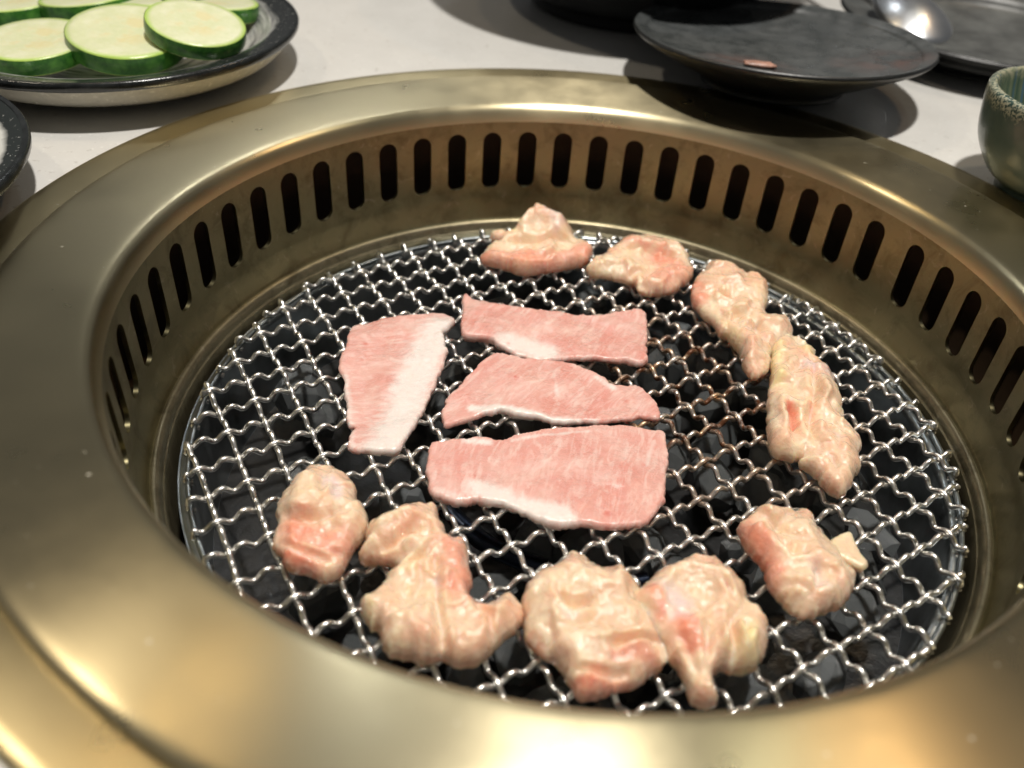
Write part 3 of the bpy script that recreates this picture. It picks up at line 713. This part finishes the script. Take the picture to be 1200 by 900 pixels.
m = M('black_plate_glaze')
d1 = m.n('ShaderNodeVectorMath'); d1.operation = 'DISTANCE'; m.l(m.obj(), d1.inputs[0]); d1.inputs[1].default_value = (-.018, -.040, .02)
d2 = m.n('ShaderNodeVectorMath'); d2.operation = 'DISTANCE'; m.l(m.obj(), d2.inputs[0]); d2.inputs[1].default_value = (.048, -.022, .02)
def near_(d, r):
    x = m.n('ShaderNodeMapRange'); m.l(d.outputs['Value'], x.inputs[0]); x.inputs[1].default_value = r; x.inputs[2].default_value = r*.3; return x.outputs[0]
sm = m.math('ADD', near_(d1, .026), near_(d2, .030), True)
sm = m.math('MULTIPLY', sm, m.ramp(m.noise(70, 4, .6), (.38, 0.0), (.62, .40)))
base = m.mix(m.ramp(m.noise(60, 5, .65), (.35, 0.0), (.7, 1.0)), (.045, .050, .050), (.095, .10, .10))
base = m.mix(m.ramp(m.noise(500, 3), (.64, 0.0), (.7, .6)), base, (.012, .012, .012))
base = m.mix(sm, base, (.16, .065, .045))
m.set(Base_Color=base, Roughness=m.ramp(m.noise(120, 4), (.3, .22), (.7, .42)), Normal=m.bump(m.noise(300, 4), .12, .0006))
BP_M = m.m
plate('black_plate', (.0785, .2105, TZ+.0035), .0735, .0245, .006, .036, (BP_M, BLACK_SHADE_M), 'flat black plate behind the grill with a meat scrap and sauce smears', 'plate', tilt=(math.radians(-3.0), math.radians(-1), 0), depth=.0165)
GREY_M = simple('grey_mottled_glaze', (.085, .088, .084), .38, 0, 55, .5, .2)
plate('grey_plate', (.212, .311, TZ), .086, .020, .017, .055, (GREY_M, BLACK_SHADE_M), 'dark grey mottled plate with broad rim, behind at the right, under the spoon', 'plate', depth=.010)

# scrap of meat on the black plate
bm = bmesh.new(); bmesh.ops.create_icosphere(bm, subdivisions=3, radius=1)
for v in bm.verts:
    q = 1+.35*float(vnoise(np.array([v.co.x+3, v.co.y, v.co.z]), 1.6)); v.co = Vector((v.co.x*.0070*q, v.co.y*.0030*q, v.co.z*.0016*q))
me = bpy.data.meshes.new('meat_scrap'); bm.to_mesh(me); bm.free(); me.polygons.foreach_set('use_smooth', [True]*len(me.polygons))
me.materials.append(simple('scrap_meat', (.36, .20, .15), .35, 0, 300, .4, .2))
o = bpy.data.objects.new('meat_scrap', me); o.location = (.0640, .1660, .0810); C.objects.link(o)
tag(o, 'small pink scrap of meat on the front of the black plate', 'food scrap')

# big dark bowl at the top, mostly out of the picture
o = empty('dark_bowl', (.000, .338, TZ)); tag(o, 'large glossy black bowl at the top edge behind the black plate', 'bowl')
prof = [(.0005, .010), (.050, .012), (.085, .030), (.105, .060), (.114, .075), (.117, .0765), (.119, .075), (.112, .058), (.092, .027), (.068, .010), (.062, .007), (.060, 0), (.050, 0), (.048, .003), (.0005, .003)]
mesh('bowl_body', *lathe([tuple(q) for q in spline(prof, 4)], 128), simple('glossy_black_glaze', (.010, .011, .011), .22, 0, 60, .3, .1), o)

# green glazed cup-bowl at the right edge
m = M('green_glaze')
pol, r = m.polar(14, 20, 12)
q = m.n('ShaderNodeSeparateXYZ'); m.l(m.obj(), q.inputs[0])
drip = m.noise(1.0, 4, .6, pol, .5)
base = m.mix(m.ramp(drip, (.36, 0.0), (.62, 1.0)), (.035, .075, .055), (.17, .20, .12))
base = m.mix(m.ramp(m.noise(1.0, 3, .5, m.mapped((1.3, 1, 1), pol)), (.56, 0.0), (.66, .8)), base, (.04, .11, .19))
lip = m.n('ShaderNodeMapRange'); m.l(m.math('ADD', q.outputs[2], m.math('MULTIPLY', m.noise(260, 4), .006)), lip.inputs[0]); lip.inputs[1].default_value = .0405; lip.inputs[2].default_value = .0440
base = m.mix(m.math('MULTIPLY', lip.outputs[0], m.ramp(m.noise(420, 4), (.42, .15), (.58, .9))), base, (.38, .36, .24))
m.set(Base_Color=base, Roughness=.2, Normal=m.bump(drip, .25, .0015), Coat_Weight=.3, Coat_Roughness=.08)
GI_M = m.m
m = M('green_outer_glaze')
q = m.n('ShaderNodeSeparateXYZ'); m.l(m.obj(), q.inputs[0])
base = m.mix(m.ramp(m.noise(70, 4), (.35, 0.0), (.7, 1.0)), (.060, .092, .078), (.092, .122, .102))
lip = m.n('ShaderNodeMapRange'); m.l(m.math('ADD', q.outputs[2], m.math('MULTIPLY', m.noise(200, 4), .008)), lip.inputs[0]); lip.inputs[1].default_value = .0385; lip.inputs[2].default_value = .0415
base = m.mix(lip.outputs[0], base, m.mix(m.ramp(m.noise(900, 4), (.42, 0.0), (.56, 1.0)), (.03, .065, .055), (.36, .36, .26)))
m.set(Base_Color=base, Roughness=.28, Normal=m.bump(m.noise(120, 3), .15, .001), Coat_Weight=.2)
GO_M = m.m
o = empty('green_bowl', (.1858, .1180, TZ)); tag(o, 'small green glazed bowl with streaked inside at the right edge', 'bowl')
mesh('bowl_inside', *lathe([tuple(q) for q in spline([(.0005, .008), (.014, .009), (.026, .018), (.032, .032), (.0345, .0405), (.0360, .0418)], 5)], 96), GI_M, o)
mesh('bowl_outside', *lathe([tuple(q) for q in spline([(.0360, .0418), (.0376, .0412), (.0381, .0390), (.0375, .033), (.0345, .020), (.027, .0085), (.0215, .0045), (.0205, 0), (.017, 0), (.016, .002), (.0005, .002)], 5)], 96), GO_M, o)

# spoon resting on the grey plate: bowl of the spoon towards us
o = empty('steel_spoon', (.1570, .280, .0800)); tag(o, 'shiny steel spoon lying face down on the grey plate', 'spoon')
SPOON_M = simple('polished_steel', (.72, .74, .76), .30, 1.0, 40, .1, .03)
V = []; F = []; nr, na = 10, 32
for k, (sgn, th) in enumerate(((1, 0), (-1, .0009))):
    for i in range(nr+1):
        rr = i/nr
        for j in range(na):
            a = 2*PI*j/na; x = .0200*rr*math.cos(a); y = .0300*rr*math.sin(a)*(1.0 if math.sin(a) < 0 else 1.15)
            V.append((x, y, .0090*(1-rr*rr)-th))
nn = (nr+1)*na
for k in range(2):
    for i in range(nr):
        for j in range(na):
            a, b, c, d = k*nn+i*na+j, k*nn+i*na+(j+1) % na, k*nn+(i+1)*na+(j+1) % na, k*nn+(i+1)*na+j
            F.append((a, d, c, b) if k == 0 else (a, b, c, d))
for j in range(na): F.append((nr*na+j, nn+nr*na+j, nn+nr*na+(j+1) % na, nr*na+(j+1) % na))
mesh('spoon_bowl', V, F, SPOON_M, o)
mesh('handle', *tube([(0, .033, .0005), (-.004, .045, .004), (-.012, .08, .012), (-.022, .13, .022)], [.0042, .003, .003, .0042], 12), SPOON_M, o)
o.rotation_euler = (math.radians(10), 0, math.radians(12))

# zucchini slices
m = M('zucchini_flesh')
pol, r = m.polar(8, 120, 0)
seed = m.noise(1.0, 3, .5, m.polar(1.6, 95, 0)[0])
base = m.mix(m.ramp(m.noise(160, 4, .6), (.35, 0.0), (.7, 1.0)), (.60, .63, .38), (.70, .71, .50))
core = m.n('ShaderNodeMapRange'); m.l(r, core.inputs[0]); core.inputs[1].default_value = .016; core.inputs[2].default_value = .010
base = m.mix(m.math('MULTIPLY', core.outputs[0], m.ramp(m.noise(140, 3, .5), (.48, 0.0), (.62, .55))), base, (.66, .56, .26))
edg = m.n('ShaderNodeMapRange'); m.l(r, edg.inputs[0]); edg.inputs[1].default_value = .0215; edg.inputs[2].default_value = .0240
base = m.mix(edg.outputs[0], base, (.42, .60, .12))
m.set(Base_Color=base, Roughness=.3, Subsurface_Weight=.25, Subsurface_Scale=.004, Normal=m.bump(m.noise(420, 4), .25, .0006))
m.b.inputs['Subsurface Radius'].default_value = (.9, 1.0, .5)
FLESH_M = m.m
m = M('zucchini_skin')
base = m.mix(m.ramp(m.noise(220, 5, .65), (.4, 0.0), (.66, 1.0)), (.025, .125, .016), (.085, .26, .035))
m.set(Base_Color=base, Roughness=.28, Normal=m.bump(m.noise(300, 3), .15, .0006))
SKIN_M = m.m
RU = .024
def zuc(center, R, tilt, az, label, th=.0078):
    o = empty('zucchini_slice', center); o['label'] = label; o['category'] = 'zucchini slice'; o['group'] = 'zucchini slices on the plate'
    rs_ = RNG.random(3)*6.28
    o.scale = (R/RU,)*3
    def rad(a): return RU*(1+.022*math.sin(2*a+rs_[0])+.012*math.sin(3*a+rs_[1]))
    n = 72; V = []; F = []
    rings = [0.02, .3, .6, .85, .985, 1.0]
    for q in rings:
        for i in range(n):
            a = 2*PI*i/n; z = th/2+.0004*math.sin(q*5+rs_[2])*(1-q)-(.0006 if q == 1.0 else 0)
            V.append((rad(a)*q*math.cos(a), rad(a)*q*math.sin(a), z))
    for k in range(len(rings)-1):
        for i in range(n):
            j = (i+1) % n; F.append((k*n+i, (k+1)*n+i, (k+1)*n+j, k*n+j))
    F.append(tuple(range(n)))
    L = len(V); V += [(x, y, -z) for x, y, z in V]; F += [tuple(L+q for q in f[::-1]) for f in F]
    mesh('flesh', V, F, FLESH_M, o)
    V = []; F = []; lv = 5
    for k in range(lv):
        zz = (th/2-.0005)*(1-2*k/(lv-1)); bul = .00035*(1-(2*k/(lv-1)-1)**2)+.00012
        for i in range(n):
            a = 2*PI*i/n; V.append(((rad(a)+bul)*math.cos(a), (rad(a)+bul)*math.sin(a), zz))
    for k in range(lv-1):
        for i in range(n):
            j = (i+1) % n; F.append((k*n+i, (k+1)*n+i, (k+1)*n+j, k*n+j))
    mesh('skin', V, F, SKIN_M, o)
    o.rotation_euler = Matrix.Rotation(az, 3, 'Z').to_euler()
    ax = Vector((-math.sin(az), math.cos(az), 0))
    o.rotation_euler = (Matrix.Rotation(tilt, 3, ax)).to_euler()
    return o
def at(u, v, z): return tuple(unp(u, v, z))
R_ = math.radians
zuc(at(22, 6, .070), .0225, R_(4), R_(200), 'zucchini slice at the far left back, partly cut off by the picture edge')
zuc(at(105, 3, .074), .022, R_(6), R_(170), 'zucchini slice lying at the back, second from the left')
zuc(at(188, 4, .074), .0225, R_(6), R_(150), 'zucchini slice at the back behind the two front middle slices')
zuc(at(247, 8, .074), .0225, R_(8), R_(60), 'zucchini slice at the back right by the bare brushed rings')
zuc(at(44, 54, .074), .0220, R_(5), R_(-80), 'front left zucchini slice with a broad dark green rind')
zuc(at(150, 45, .077), .0252, R_(9), R_(-50), 'largest zucchini slice, front middle, leaning on its neighbours')
zuc(at(230, 34, .082), .0206, R_(14), R_(-25), 'front right zucchini slice, topmost, tilted towards the right')
